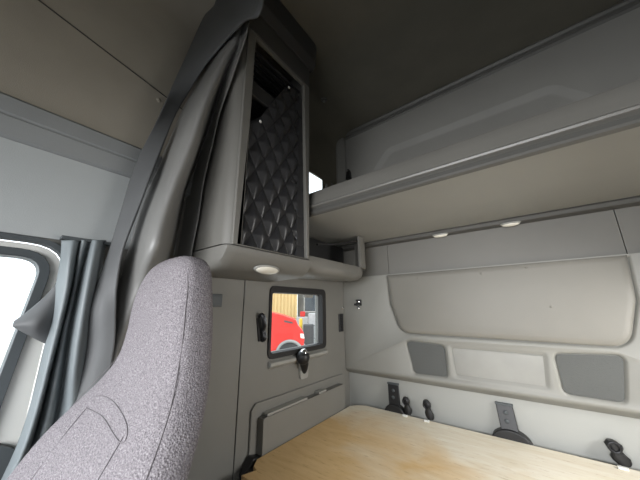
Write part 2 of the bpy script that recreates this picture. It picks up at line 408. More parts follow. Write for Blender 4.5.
# inner shelf with ribbed underside seen through the open top of the cover
sh = obj('inner_shelf', boxb(XL+.02, XF-.035, CY0+.03, CY1-.03, .90, .915), DARKIN, cab, bevel=.003)
bm = B(); 
for k in range(7): box(bm, XF-.20+.026*k, XF-.192+.026*k, .53, .86, 1.118, 1.130)
obj('ribbed_roof', bm, QUILT, cab)
obj('shelf_edge', boxb(XF-.05, XF-.032, .53, .72, .88, .955), DARKIN, cab, bevel=.004)
obj('head_panel', boxb(XF-.02, XF+.001, CY0+.02, CY1, 1.166, 1.30), mat('charcoal head panel', (.075,.073,.07), .6, .06, 5, .2, 400), cab, bevel=.004)
# base with rolled underside
sec = [(XF+.003,.204),(XF+.003,.194),(XF-.006,.178),(XF-.020,.158),(XF-.045,.140),(XF-.08,.130),(XL+.013,.126),(XL+.013,.205)]
rings = []
for y, s in ((CY0-.004,.6),(CY0+.002,.85),(CY0+.02,.97),(CY0+.05,1.0),(.7,1.0),(CY1,1.0),(CY1+.01,1.0)):
    rings.append([Vector((XL+.013+(x-XL-.013)*(.92 if s < .7 else .985 if s < .9 else 1.0), y, .205-(.205-z)*s)) for x, z in sec])
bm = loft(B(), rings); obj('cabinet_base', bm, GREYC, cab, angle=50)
# crown
rings = []
for y, s in ((.44,1),(.872,1),(.897,.96),(.914,.85),(.924,.6)):
    X1, X0 = -.695, -.80
    rings.append([Vector((X0,y,1.285)), Vector((XF-.005+.012*s,y,1.285+.01*(1-s))), Vector((XF+.01+.028*s,y,1.315)), Vector((X0+(X1-X0)*s,y,1.385)), Vector((X0+(X1-X0)*s,y,1.414)), Vector((X0,y,1.414))])
obj('crown', loft(B(), rings), CROWN, cab, bevel=.006)
# quilted cover
def quilt():
    bmx = B(); ny, nz = 90, 230; V = {}
    Y0, Y1, Z0, Z1 = .525, .885, .208, 1.10
    dy, dz = .085, .135
    def topz(y):      # drooping top edge
        pts = [(.52,.735),(.56,.745),(.60,.79),(.66,.90),(.72,1.02),(.752,1.075),(.80,1.085),(.90,1.06)]
        for (a, za), (b, zb) in zip(pts, pts[1:]):
            if a <= y <= b: return za+(zb-za)*(y-a)/(b-a)
        return pts[-1][1]
    for i in range(ny+1):
        y = Y0+(Y1-Y0)*i/ny; zt = topz(y)
        for j in range(nz+1):
            z = Z0+(Z1-Z0)*j/nz; zz = min(z, zt)
            a = y/dy+zz/dz; b = y/dy-zz/dz
            da = abs(a%1-.5)*2; db = abs(b%1-.5)*2; h = 1-max(da, db, .18)**1.25
            x = XF-.036+.020*h
            if y > .835: x = XF-.030+.006*min(1, abs(math.sin(PI*(zz/.135))))**.3
            V[i, j] = (x, y, zz, z > zt+ (Z1-Z0)/nz)
    vv = {k: bmx.verts.new(v[:3]) for k, v in V.items() if not v[3]}
    for i in range(ny):
        for j in range(nz):
            q = [(i,j),(i+1,j),(i+1,j+1),(i,j+1)]
            if all(k in vv for k in q): bmx.faces.new([vv[k] for k in q])
    return bmx
q = obj('quilted_cover', quilt(), QUILT, cab, angle=180)
so = q.modifiers.new('thick', 'SOLIDIFY'); so.thickness = .006; so.offset = -1
for p in ((.752,1.055),(.590,.755),(.800,.86),(.805,.57)):
    bm = B(); bmesh.ops.create_cone(bm, cap_ends=True, segments=16, radius1=.011, radius2=.011, depth=.012, matrix=Matrix.Translation((XF-.018,p[0],p[1])) @ Matrix.Rotation(PI/2,4,'Y'))
    sn = obj('snap', bm, BLACK, q, bevel=.003)
    if p[1] > .7 and p[0] < .78: obj('snap_stud', ball(B(), Vector((XF-.009,p[0],p[1])), .0065, .6, 1, 1, 12, 8), WHITEP, q)
dl = thing('dome_light', 'oval dome light set under the tall side cabinet', 'light', (XF-.03,.665,.146))
def oval_light(root, c, ax, ay, depth, nrm=Vector((0,0,-1))):
    ey = Vector((0,1,0)); ex = ey.cross(nrm).normalized()
    for nm, k, dd, m in (('light_bezel', 1.0, depth*.5, GREYL), ('light_lens', .86, depth, LENS)):
        bmx = B(); rings = []
        for q_, s in ((0,1.0),(.5,.98),(.8,.85),(1.0,.5)):
            rings.append([Vector(c)+ex*(ax*k*s*math.cos(t))+ey*(ay*k*s*math.sin(t))+nrm*(dd*q_) for t in [2*PI*i/28 for i in range(28)]])
        obj(nm, loft(bmx, rings), m, root, angle=60)
oval_light(dl, (XF-.034,.680,.1455), .025, .064, .014, Vector((.52,0,-.854)))

# ------------------------------------------------------------------ low cubby tray behind the cabinet
tray = thing('storage_tray', 'low grey open side tray between the tall cabinet and the back wall', 'tray', (-.9, 1.25, .15))
plan = [(XL+.013,.912),(-.765,.912),(-.765,1.36),(-.772,1.42),(-.79,1.475),(-.82,1.53),(-.86,1.575),(-.91,1.61),(-.97,1.628),(XL+.013,1.628)]
def tray_ring(z, d):
    p = inset(plan, d); return [Vector((u, v, z)) for u, v in p]
rings = []
for z, d in ((.150,.07),(.156,.035),(.172,.010),(.19,.002),(.228,0),(.234,.003),(.234,.012),(.20,.016)):
    rg = []
    for (u, v), (u0, v0) in zip(inset(plan, d), plan):
        rg.append(Vector((max(u, XL+.013), min(max(v, .912), 1.628), z+max(0,(v-1.30))*.06*(1 if z < .2 else 0))))
    rings.append(rg)
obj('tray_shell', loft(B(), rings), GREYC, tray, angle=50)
obj('tray_liner', boxb(XL+.013, XL+.026, .915, 1.62, .236, .428), DARKIN, tray)
endp = [(-.768,1.412),(-.765,1.45),(-.775,1.49),(-.79,1.52),(-.82,1.555),(-.86,1.59),(-.91,1.615),(-.91,1.60),(-.865,1.575),(-.83,1.54),(-.80,1.505),(-.787,1.47),(-.782,1.412)]
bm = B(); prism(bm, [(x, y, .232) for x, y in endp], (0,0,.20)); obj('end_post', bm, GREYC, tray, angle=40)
tb = B(); tube(tb, [(-.80,1.02,.31),(-.80,1.2,.345),(-.79,1.42,.405)], .006, 8); obj('net_rod', tb, BLACK, tray)

# ------------------------------------------------------------------ overhead shelf on the back wall
shelf = thing('overhead_shelf', 'wide grey overhead shelf with ridged front lip along the back wall', 'shelf', (XC, 1.3, .435))
pr2 = [(.950,.437),(.938,.443),(.934,.450),(.937,.466),(.945,.4685),(.955,.4685)]
bm = B(); prism(bm, [(XL+.002, y, z) for y, z in pr2], (XR-XL-.004,0,0)); obj('lip_trim', bm, mat('dark lip trim', (.10,.098,.09), .5, .05, 3, .15, 350), shelf, angle=28)
pr = [(.955,.469),(.946,.469),(.940,.473),(.930,.477),(.928,.484),(.936,.492),(.944,.53),(.950,.560),(.956,.570),(.968,.570),(.972,.560),(.966,.50),(.966,.472)]
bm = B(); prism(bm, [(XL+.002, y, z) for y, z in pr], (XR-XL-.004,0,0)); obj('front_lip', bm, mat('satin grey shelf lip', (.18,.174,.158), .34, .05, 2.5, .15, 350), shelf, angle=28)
obj('shelf_board', boxb(XL+.002, XR-.002, .9505, 1.655, .437, .470), GREYL, shelf, bevel=.002)
bm = B(); pr = [(1.612,.437),(1.606,.428),(1.612,.412),(1.634,.404),(1.651,.404),(1.651,.437)]
prism(bm, [(XL+.03, y, z) for y, z in pr], (XR-XL-.04,0,0)); obj('rear_rail', bm, mat('dark rail plastic', (.085,.083,.076), .5, .06, 3, .2, 350), shelf, angle=28)
for i, (px, py, lab) in enumerate(((440,233,'oval white shelf light nearer the side window'), (510,222,'oval white shelf light farther along the back wall'))):
    p = at(px, py, 'y', 1.622)
    t = thing('shelf_light', lab+', under the overhead shelf', 'light', (p.x, 1.622, p.z), 'oval lights under the overhead shelf')
    oval_light(t, (p.x, 1.622, .4125), .046, .020, .018)
clp = thing('shelf_clip', 'small black clip peeking over the left end of the overhead shelf', 'clip', (-.985, 1.63, .98))
p = at(347.5, 173, 'y', 1.63)
bm = B(); prism(bm, [(p.x-.022,1.63,p.z-.05),(p.x+.020,1.63,p.z-.05),(p.x+.016,1.63,p.z+.012),(p.x+.008,1.63,p.z+.035),(p.x-.004,1.63,p.z+.035),(p.x-.012,1.63,p.z+.01)], (0,.031,0)); obj('clip_body', bm, BLACK, clp, bevel=.004)
obj('clip_stud', ball(B(), Vector((p.x+.002,1.628,p.z+.018)), .007, 1, .6, 1, 10, 6), GREYD, clp)
# little roof fitting
p = at(324, 99, 'z', ZC)
cf = thing('ceiling_hook', 'small grey round hook button on the dark ceiling', 'hook', (p.x, p.y, ZC))
bm = B(); bmesh.ops.create_cone(bm, cap_ends=True, segments=20, radius1=.018, radius2=.024, depth=.012, matrix=Matrix.Translation((p.x,p.y,ZC-.008))); obj('hook_base', bm, GREYD, cf, bevel=.003)
obj('hook_knob', ball(B(), Vector((p.x,p.y,ZC-.02)), .010, 1, 1, .8, 12, 8), GREYL, cf)

# ------------------------------------------------------------------ fittings on the side wall and back wall
XW = XL+.012
sw = thing('switch_panel', 'small dark blank switch plate on the grey side panel beside the seat', 'switch', (XL+.008, .62, .0))
obj('plate', boxb(XL+.008, XL+.016, .575, .655, .004, .058), SLATE, sw, bevel=.003)
obj('button', boxb(XL+.016, XL+.020, .585, .645, .012, .050), SLATE, sw, bevel=.002)
obj('screw', ball(B(), Vector((XL+.009,.595,-.03)), .005, .6, 1, 1, 10, 6), BLACK, sw)

lt = thing('wall_latch', 'tall black latch hook left of the sleeper window', 'latch', (XW, .87, -.16))
bm = B(); plate(bm, rpoly([(.845,-.045),(.885,-.05),(.892,-.155),(.862,-.158)], .008), [], fX, XW, XW+.008); obj('latch_plate', bm, BLACK, lt, bevel=.002)
bm = B(); tube(bm, catmull([(XW+.006,.858,-.04),(XW+.030,.858,-.035),(XW+.036,.868,-.075),(XW+.020,.876,-.105),(XW+.028,.880,-.14),(XW+.008,.882,-.152)], 5), [.010]*26, 8); obj('latch_hook', bm, BLKM, lt)
obj('latch_pin', ball(B(), Vector((XW+.034,.874,-.078)), .010, .7, 1, 1, 12, 8), CHROME, lt)

vs = thing('vent_strip', 'slim black vertical vent strip between the window and the corner', 'vent', (XW, 1.59, -.17))
obj('strip_body', boxb(XW, XW+.010, 1.555, 1.602, -.165, -.048), BLACK, vs, bevel=.004)
bm = B()
for k in range(6): box(bm, XW+.008, XW+.013, 1.564, 1.593, -.155+.018*k, -.145+.018*k)
obj('slats', bm, BLKM, vs)
obj('strip_stud', ball(B(), Vector((XW+.004,1.612,-.010)), .010, .7, 1, 1, 12, 8), CHROME, vs)

rl = thing('reading_light', 'black ball swivel reading light with chrome cap below the sleeper window', 'lamp', (XW, 1.205, -.36))
obj('base_plate', plate(B(), rrect(1.152,1.218,-.378,-.272,.018), [], fX, XW, XW+.014), GREYL, rl, bevel=.005)
c = Vector((XW+.040,1.142,-.262))
bm = B(); tube(bm, [(XW+.012,1.185,-.345),(XW+.022,1.176,-.325),(XW+.034,1.160,-.30),c], [.012,.018,.024,.02], 12); obj('swivel_arm', bm, BLACK, rl)
hd = obj('lamp_head', ball(B(), c, .036, 1, 1, 1.05, 20, 14), BLACK, rl)
bm = B(); ball(bm, c+Vector((.006,.0,.022)), .022, 1, 1, 1, 18, 12); obj('lamp_cap', bm, CHROME, hd)

# storage pocket box along the side wall
pk = thing('storage_pocket', 'long grey storage pocket under the sleeper window beside the board', 'storage box', (XW, 1.25, -.62))
XK = -.988
bm = B(); plate(bm, rpoly([(.872,-.612),(1.53,-.612),(1.53,-.470),(.872,-.470)], [.0,.0,.015,.015]), [], fX, XK-.008, XK); obj('pocket_front', bm, WALLG, pk, bevel=.004)
obj('pocket_end', boxb(XW, XK-.004, .872, .884, -.612, -.472), GREYC, pk, bevel=.003)
obj('pocket_end', boxb(XW, XK-.004, 1.518, 1.53, -.612, -.472), GREYC, pk, bevel=.003)
obj('pocket_floor', boxb(XW, XK-.004, .882, 1.52, -.484, -.470), GREYD, pk)
bm = B(); plate(bm, rpoly([(.835,-.61),(.835,-.440),(.86,-.415),(1.575,-.425),(1.595,-.45),(1.595,-.61)], 0), [], fX, XW, XW+.012); obj('pocket_surround', bm, WALLG, pk, bevel=.005)
obj('pocket_insert', boxb(XW+.014, XK-.001, .895, 1.17, -.469, -.459), GREYL, pk, bevel=.002, label='pale insert plate')
obj('pocket_insert', boxb(XW+.016, XK-.001, 1.27, 1.34, -.469, -.459), GREYL, pk, bevel=.002, label='pale insert plate')

# coat hook on the back wall
p = at(359, 304, 'y', YP)
ck = thing('coat_hook', 'small black and chrome coat hook on the back wall near the corner', 'hook', (p.x, YP, p.z))
obj('hook_plate', boxb(p.x-.020, p.x+.022, YP-.010, YP, p.z-.012, p.z+.030), BLACK, ck, bevel=.003)
obj('hook_tongue', boxb(p.x-.024, p.x+.016, YP-.030, YP-.008, p.z-.010, p.z+.004), BLACK, ck, bevel=.003)
obj('hook_cap', boxb(p.x-.014, p.x+.014, YP-.024, YP-.008, p.z+.008, p.z+.022), CHROME, ck, bevel=.003)
obj('hook_ball', ball(B(), Vector((p.x,YP-.012,p.z-.026)), .011, 1, .8, 1, 12, 8), CHROME, ck)

# ------------------------------------------------------------------ bunk: stained board on a black frame
ZB = -.605
bd = [(-.982,.84),(-.955,.80),(-.925,.79),(-.945,.735),(.70,.735),(.70,1.640),(-.90,1.640),(-.955,1.612),(-.983,1.575)]
bm = B(); prism(bm, [(x, y, ZB-.018) for x, y in bd], (0,0,.018))
tag(obj('bunk_board', bm, BOARD, bevel=.002, seg=2), 'amber stained bare plywood bunk board', 'board')
fr = thing('bunk_support', 'black bunk support under the plywood board', 'bed base', (XC,1.2,ZF))
obj('front_rail', boxb(-.985, .70, .78, .83, -.74, ZB-.019), BLKM, fr, bevel=.006)
obj('rear_rail', boxb(-.985, .70, 1.59, 1.64, -.74, ZB-.019), BLKM, fr, bevel=.006)
bm = B(); prism(bm, [(-1.034,.80,-.74),(-1.034,.885,-.74),(-1.034,.885,-.615),(-1.034,.83,-.60),(-1.034,.79,-.65)], (.045,0,0)); obj('corner_bracket', bm, BLACK, fr, bevel=.008)
for x in (-.6, .3): obj('cross_rail', boxb(x, x+.05, .83, 1.59, -.72, ZB-.019), BLKM, fr, bevel=.006)
obj('base_box', boxb(-.985, .70, .86, 1.66, ZF, -.745), GREYD, fr, bevel=.01)

# brackets and buckles on the lower back wall
def bracket(px0, px1, pyt, lab, zlow):
    a = at(px0, pyt, 'y', 1.67); b = at(px1, pyt+2, 'y', 1.67); x0, x1, zt = a.x, b.x, a.z
    t = thing('anchor_bracket', lab, 'bracket', ((x0+x1)/2, 1.66, ZB), 'black anchor brackets along the back wall')
    w = x1-x0; yw = YB
    obj('bracket_plate', prism(B(), [(x0,yw,zt),(x0,yw-.012,zt),(x0+.012,yw-.040,ZB+.012),(x0+.012,yw-.028,ZB+.012)], (w,0,0)), BLACK, t, bevel=.003)
    obj('bracket_lip', boxb(x0-.002, x1+.002, yw-.016, yw, zt-.006, zt+.004), SLATE, t, bevel=.002)
    for k in (0.25,.5): obj('bolt', ball(B(), Vector(((x0+x1)/2+.004, yw-.014-.028*k, zt+(ZB-zt)*k)), .010, 1, .4, 1, 12, 8), SLATE, t)
    bmx = B(); cx = (x0+x1)/2+.01; R = w*(1.15 if px1 > 450 else .95)
    pts = [(cx+R*math.cos(s*PI/14), YB-.001, ZB-.02+.058*math.sin(s*PI/14)) for s in range(15)]
    prism(bmx, pts, (0,-.047,0)); obj('bracket_foot', bmx, BLACK, t, bevel=.006)
bracket(387, 397.5, 383, 'black anchor bracket on the back wall at the far left corner of the board', ZB)
bracket(495, 512, 403, 'wide black anchor bracket with domed foot at the middle of the back wall', ZB)
def buckle(px, py, lab, s=1.0, lean=0):
    p = at(px, py, 'y', 1.65); t = thing('belt_buckle', lab, 'buckle', (p.x, 1.635, ZB), 'black belt buckles behind the board')
    zt = p.z; h = zt-ZB
    prof = [(0,.018),(.12,.026),(.3,.028),(.45,.020),(.58,.016),(.7,.024),(.85,.026),(1,.014)]
    rings = []
    for q_, w in prof:
        z = ZB+.002+h*q_; x = p.x+lean*(q_-.5); w *= s
        rings.append([Vector((x+w*math.cos(a), 1.656+.014*s*math.sin(a), z)) for a in [2*PI*k/16 for k in range(16)]])
    obj('buckle_body', loft(B(), rings), BLACK, t, angle=60)
    obj('buckle_ring', tube(B(), [Vector((p.x+lean*.3+.017*s*math.cos(a), 1.640, ZB+h*.78+.017*s*math.sin(a))) for a in [2*PI*k/16 for k in range(17)]], .005, 8), BLKM, t)
    obj('buckle_tag', boxb(p.x-.014, p.x+.014, 1.606, 1.620, ZB+.001, ZB+.010), WHITEP, t, bevel=.002, label='white tag')
buckle(406, 398, 'black belt buckle right beside the left anchor bracket', .8, -.01)
buckle(427, 401, 'black belt buckle standing alone between the two anchor brackets', .85, -.015)
buckle(615, 442, 'large black belt buckle at the right end of the board', 1.0, -.02)

# ------------------------------------------------------------------ driver seat
seat = thing('driver_seat', 'high back driver seat in mottled mauve grey woven fabric', 'seat', (-.65, .05, ZF))
SX = -.66
#      z      w     yfront  thick  shoulder
sect = [(-.72,.27,-.055,.12),(-.55,.28,.0,.12),(-.42,.288,.06,.115),(-.34,.28,.098,.11),(-.27,.258,.135,.105),(-.21,.226,.176,.102),(-.16,.190,.208,.10),(-.11,.160,.228,.098),(-.05,.148,.235,.095),(0,.142,.236,.092),(.04,.135,.240,.086),(.075,.122,.248,.078),(.098,.104,.257,.066),(.112,.08,.268,.048),(.119,.05,.277,.028)]
def seat_ring(z, w, yf, t, n=40):
    out = []
    for k in range(n):
        a = 2*PI*k/n; ca, sa = math.cos(a), math.sin(a)
        e = 2/3.6
        x = math.copysign(abs(ca)**e, ca)*w; y = math.copysign(abs(sa)**e, sa)*t/2
        yc = yf+t/2
        yy = yc+y
        if y < 0:   # front: hollow between the bolsters
            yy += .022*max(0, 1-(x/(w*.82))**2)*min(1, max(0, (-.10-z)/.2))
        out.append(Vector((SX+x, yy, z)))
    return out
dense = []
cs = catmull([Vector((s[0], s[1], s[2])) for s in sect], 4); ct = catmull([Vector((s[0], s[3], 0)) for s in sect], 4)
for a, b in zip(cs, ct): dense.append(seat_ring(a.x, a.y, a.z, b.y))
back = obj('backrest', loft(B(), dense), FABRIC, seat, angle=180)
def on_seat(u, z):
    """point on the front skin, u in -1..1 across"""
    for a, b in zip(cs, cs[1:]):
        if a.x <= z <= b.x:
            f = (z-a.x)/(b.x-a.x+1e-9); w = a.y+(b.y-a.y)*f; yf = a.z+(b.z-a.z)*f; break
    else: w, yf = cs[-1].y, cs[-1].z
    t = .10
    for a, b in zip(ct, ct[1:]):
        if a.x <= z <= b.x: t = a.y
    x = u*w; e = 3.6
    y = yf+t/2-(max(0, 1-abs(u)**e))**(1/e)*t/2
    y += .022*max(0, 1-(x/(w*.82))**2)*min(1, max(0, (-.10-z)/.2))
    return Vector((SX+x, y-.0008, z))
def stitch(pts): return obj('stitching', tube(B(), catmull([on_seat(u, z) for u, z in pts], 4), .0008, 6), THREAD, back)
stitch([(.93,.07),(.955,.04),(.955,0),(.95,-.05),(.945,-.1),(.945,-.16),(.945,-.22),(.945,-.3),(.945,-.45),(.945,-.6)])
stitch([(-.93,.07),(-.955,.0),(-.95,-.1),(-.945,-.22),(-.945,-.45),(-.945,-.6)])
stitch([(.50,-.20),(.48,-.24),(.46,-.30),(.45,-.38),(.45,-.5)])
stitch([(-.50,-.20),(-.48,-.24),(-.46,-.30),(-.45,-.38),(-.45,-.5)])
stitch([(-.58,-.185),(-.4,-.177),(-.1,-.176),(.25,-.182),(.48,-.190),(.56,-.200),(.50,-.206),(.3,-.205),(-.1,-.199),(-.5,-.202)])
rr = rrect(-.66-.26, -.66+.26, -.56, -.075, .07)
bm = B(); loft(bm, [[Vector((u, v, z)) for u, v in inset(rr, d)] for z, d in ((-.78,.01),(-.77,0),(-.68,0),(-.65,.012),(-.635,.04))]); obj('seat_cushion', bm, FABRIC, seat, angle=60)
obj('seat_base', boxb(-.86,-.46,-.46,-.10,ZF+.002,-.78), BLACK, seat, bevel=.02)

# ------------------------------------------------------------------ curtains
def sheet(rows, ku, kv, wob=.0, thick=.004):
    g = [catmull(r, ku) for r in rows]; cols = list(zip(*g)); cols = [catmull(c, kv) for c in cols]
    bmx = B(); V = []
    for i, c in enumerate(cols):
        col = []
        for j, p in enumerate(c):
            n = noise.noise_vector(Vector((p.x*9, p.y*9, p.z*4)))*wob
            col.append(bmx.verts.new(p+n))
        V.append(col)
    for a, b in zip(V, V[1:]):
        for i in range(len(a)-1): bmx.faces.new((a[i], b[i], b[i+1], a[i+1]))
    return bmx
def solid(o, t): m = o.modifiers.new('thick', 'SOLIDIFY'); m.thickness = t; m.offset = 0
cu = thing('sleeper_curtain', 'long grey vinyl curtain swept from the ceiling down behind the driver seat', 'curtain', (-.95, .36, ZF+.3))
# hem strip along the leading edge, then folds reaching to the cabinet
def row(y, xs, Xs): return [at(x, y, 'x', X) for x, X in zip(xs, Xs)]
def hrow(y, xl, xm, xr, Yr): return [at(xl, y, 'x', -1.0), (at(xl, y, 'x', -1.0)+at(xr, y, 'y', Yr))/2+Vector((.0,-.006,0)), at(xr, y, 'y', Yr)]
hem = [
    [Vector((-1.0,.437,1.412)), Vector((-.80,.42,1.412)), Vector((-.58,.425,1.412))],
    hrow(8, 210, 0, 262, .425),
    hrow(22, 202, 0, 244, .425),
    hrow(42, 193, 0, 225, .422),
    hrow(64, 183, 0, 207, .412),
    hrow(87, 172, 0, 192, .392),
    hrow(112, 161, 0, 177, .365),
    row(165, (136,144,155), (-1.0,-.97,-.93)),
    row(210, (122,129,138), (-1.0,-.97,-.935)),
    row(250, (110,116,123), (-1.0,-.97,-.94)),
    row(285, (97,106,117), (-1.0,-.97,-.945)),
    row(310, (88,101,116), (-1.0,-.96,-.945)),
    row(350, (84,99,114), (-1.0,-.96,-.945)),
    row(400, (70,85,102), (-1.0,-.96,-.945)),
    row(470, (42,56,72), (-1.0,-.96,-.945)),
]
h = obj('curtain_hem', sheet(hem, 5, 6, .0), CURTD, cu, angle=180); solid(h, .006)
def yrow(y, xs, Ys): return [at(x, y, 'y', Y) for x, Y in zip(xs, Ys)]
folds = [
    yrow(22, (214,222,230,237,242,246,249), (.448,.452,.438,.442,.458,.460,.452)),
    yrow(42, (205,214,226,233,238,241,244), (.446,.452,.432,.440,.462,.462,.452)),
    yrow(70, (192,203,214,222,227,231,234), (.425,.436,.405,.425,.463,.463,.452)),
    yrow(110, (173,181,195,206,213,218,222), (.385,.402,.360,.385,.460,.463,.455)),
    yrow(165, (145,154,171,186,195,201,207), (.312,.335,.318,.350,.458,.462,.455)),
    yrow(210, (130,140,157,173,182,190,198), (.285,.310,.300,.340,.452,.460,.455)),
    yrow(250, (116,130,147,163,174,183,191), (.262,.295,.288,.330,.440,.455,.457)),
    yrow(285, (104,120,138,152,168,180,192), (.245,.285,.300,.345,.430,.445,.455)),
    yrow(320, (95,108,124,138,158,172,186), (.235,.270,.290,.33,.42,.44,.45)),
    yrow(360, (88,98,112,122,146,164,180), (.232,.26,.28,.31,.40,.43,.45)),
    yrow(400, (76,86,100,112,136,156,172), (.222,.24,.265,.29,.36,.40,.44)),
    yrow(470, (48,58,72,90,116,140,160), (.20,.215,.235,.265,.32,.37,.43)),
]
f = obj('curtain_cloth', sheet(folds, 6, 6, .010), CURT, cu, angle=180); solid(f, .004)

# short side curtain beside the door window
dc = thing('door_curtain', 'short blue grey gathered curtain hanging beside the door window', 'curtain', (-1.02, .17, -.6))
top = (-1.02,-.99,-1.03,-1.0,-1.03,-.98,-1.01)
rows2 = [
    row(240.5, (62,74,80,84,90,97,106), (-1.03,-1.01,-1.03,-1.01,-1.03,-1.0,-1.03)),
    row(258, (61,71,77,80,86,93,104), (-1.03,-.995,-1.035,-1.01,-1.035,-.985,-1.03)),
    row(290, (56,67,71,75,79,87,100), (-1.03,-.985,-1.035,-1.02,-1.03,-.975,-1.03)),
    row(330, (49,58,61,65,70,80,94), (-1.03,-.985,-1.035,-1.01,-1.03,-.97,-1.03)),
    row(370, (40,48,51,57,64,74,90), (-1.03,-.985,-1.035,-1.0,-1.03,-.97,-1.03)),
    row(410, (29,37,41,49,58,70,84), (-1.03,-.985,-1.035,-1.0,-1.03,-.98,-1.03)),
    row(450, (15,24,29,38,49,60,76), (-1.03,-.985,-1.035,-1.0,-1.03,-.98,-1.03)),
    row(500, (-8,2,8,19,32,44,60), (-1.03,-.985,-1.035,-1.0,-1.03,-.98,-1.03)),
]
dcm = mat('blue grey curtain cloth', (.19,.215,.225), .5, .06, 6, .15, 500)
c1 = obj('curtain_cloth', sheet(rows2, 6, 6, .004), dcm, dc, angle=180); solid(c1, .004)
fl = [[at(60,278,'x',-1.03), at(58,312,'x',-1.02), at(50,346,'x',-1.03)],
      [at(48,294,'x',-1.04), at(40,322,'x',-1.0), at(39,340,'x',-1.03)],
      [at(30,311,'x',-1.04), at(26,324,'x',-1.01), at(26,333,'x',-1.03)],
      [at(15,322,'x',-1.04), at(14,325,'x',-1.03), at(14,327,'x',-1.03)]]
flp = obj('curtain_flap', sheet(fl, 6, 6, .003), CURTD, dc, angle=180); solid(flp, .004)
obj('curtain_rail', boxb(-1.042, -1.015, .118, .235, .196, .206), SLATE, dc, bevel=.002)

# ------------------------------------------------------------------ outside
ZG = -2.6
GROUND = mat('pale concrete yard', (.52,.50,.47), .9, .08, .6)
bm = boxb(-60, 60, -60, 60, ZG-.1, ZG); g = struct('ground', bm, GROUND)
def along(px, py, dist):
    d = (px-320)/FOCAL*rt - (py-240)/FOCAL*up + fw
    h = Vector((d.x, d.y)).length; return d*(dist/h)
RED = mat('red truck paint', (.60,.022,.014), .35, .03, 2); CREAM = mat('cream corrugated siding', (.62,.45,.20), .6, .05, 2)
WGREY = mat('weathered grey siding', (.13,.13,.125), .8, .12, 1.5); TIRE = mat('tyre rubber', (.05,.05,.05), .85, .1, 6)
STEEL = mat('pale rim steel', (.28,.28,.27), .5, .05, 6, metal=.4); YEL = mat('yellow paint', (.8,.55,.05), .5, .05, 4)
BIN = mat('dark green grey bin', (.06,.065,.065), .6, .05, 4); PALE = mat('pale shrink wrapped goods', (.42,.42,.41), .5, .12, 6)
GLASSD = mat('dark vehicle glass', (.05,.06,.07), .1, .02, 3)

# red bonneted truck, nose to the right
base = along(304.5, 340, 12.8); base.z = ZG
vd = Vector((base.x, base.y, 0)).normalized(); ax = Vector((-vd.y, vd.x, 0)) * -1   # pointing right in view
ax = (ax*.99+vd*(.06)).normalized(); sd = Vector((-ax.y, ax.x, 0))                 # forward, left side (away)
if sd.dot(vd) < 0: sd = -sd
tr = thing('red_truck', 'red bonneted truck parked outside the sleeper window', 'truck', base)
def T(x, s, z): return base+ax*x+sd*s+Vector((0,0,z))
def tprism(prof, s0, s1): return prism(B(), [T(x, s0, z) for x, z in prof], sd*(s1-s0))
hood = [(-.05,.75),(0,1.2),(-.06,1.52),(-.25,1.72),(-.42,2.0),(-1.0,2.22),(-1.75,2.42),(-1.75,.9),(-1.42,.9)]
arcp = [(-.68+.60*math.cos(a), .52+.60*math.sin(a)) for a in [PI*k/12 for k in range(1, 12)]][::-1]
hood = [(-.05,.75),(0,1.15),(-.05,1.5),(-.28,1.74),(-.40,2.02),(-1.0,2.24),(-1.75,2.42),(-1.75,.62)]+[(x, z) for x, z in arcp]
obj('hood', tprism(hood, 0, 2.1), RED, tr, bevel=.05, seg=3)
obj('cab', tprism([(-1.76,.7),(-1.76,2.42),(-2.05,3.25),(-2.2,3.35),(-3.3,3.4),(-3.4,.7)], .02, 2.08), RED, tr, bevel=.06)
obj('side_window', tprism([(-2.0,2.35),(-2.2,3.1),(-2.85,3.1),(-2.85,2.35)], -.005, .05), GLASSD, tr)
obj('bumper', tprism([(-.1,.35),(.12,.35),(.14,.72),(-.05,.74)], .0, 2.1), STEEL, tr, bevel=.03)
obj('headlight', tprism([(-.05,1.2),(.005,1.2),(-.05,1.40),(-.20,1.42),(-.18,1.22)], -.012, .1), LENS, tr, bevel=.01)
obj('hood_latch', tprism([(-.95,2.02),(-.55,1.92),(-.55,1.86),(-.95,1.94)], -.015, .01), BIN, tr)
bm = B(); tube(bm, [T(-.68+.585*math.cos(a), .0, .52+.585*math.sin(a)) for a in [PI*k/14 for k in range(15)]], .07, 8); obj('fender_flare', bm, STEEL, tr)
for s in (.02, 1.80):
    c = T(-.68, s, .52)
    mtx = Matrix.Translation(c+sd*.14) @ sd.to_track_quat('Z','Y').to_matrix().to_4x4()
    bm = B(); bmesh.ops.create_cone(bm, cap_ends=True, segments=32, radius1=.52, radius2=.52, depth=.28, matrix=mtx); wv = obj('wheel', bm, TIRE, tr, bevel=.05)
    bm = B(); bmesh.ops.create_cone(bm, cap_ends=True, segments=24, radius1=.28, radius2=.20, depth=.30, matrix=mtx); obj('rim', bm, STEEL, wv)
obj('chassis', tprism([(-3.4,.45),(-.2,.45),(-.2,.7),(-3.4,.7)], .6, 1.5), BIN, tr)
for x in (-3.0,):
    c = T(x, .16, .52); mtx = Matrix.Translation(c) @ sd.to_track_quat('Z','Y').to_matrix().to_4x4()
    bm = B(); bmesh.ops.create_cone(bm, cap_ends=True, segments=32, radius1=.52, radius2=.52, depth=.3, matrix=mtx); obj('wheel', bm, TIRE, tr, bevel=.05)

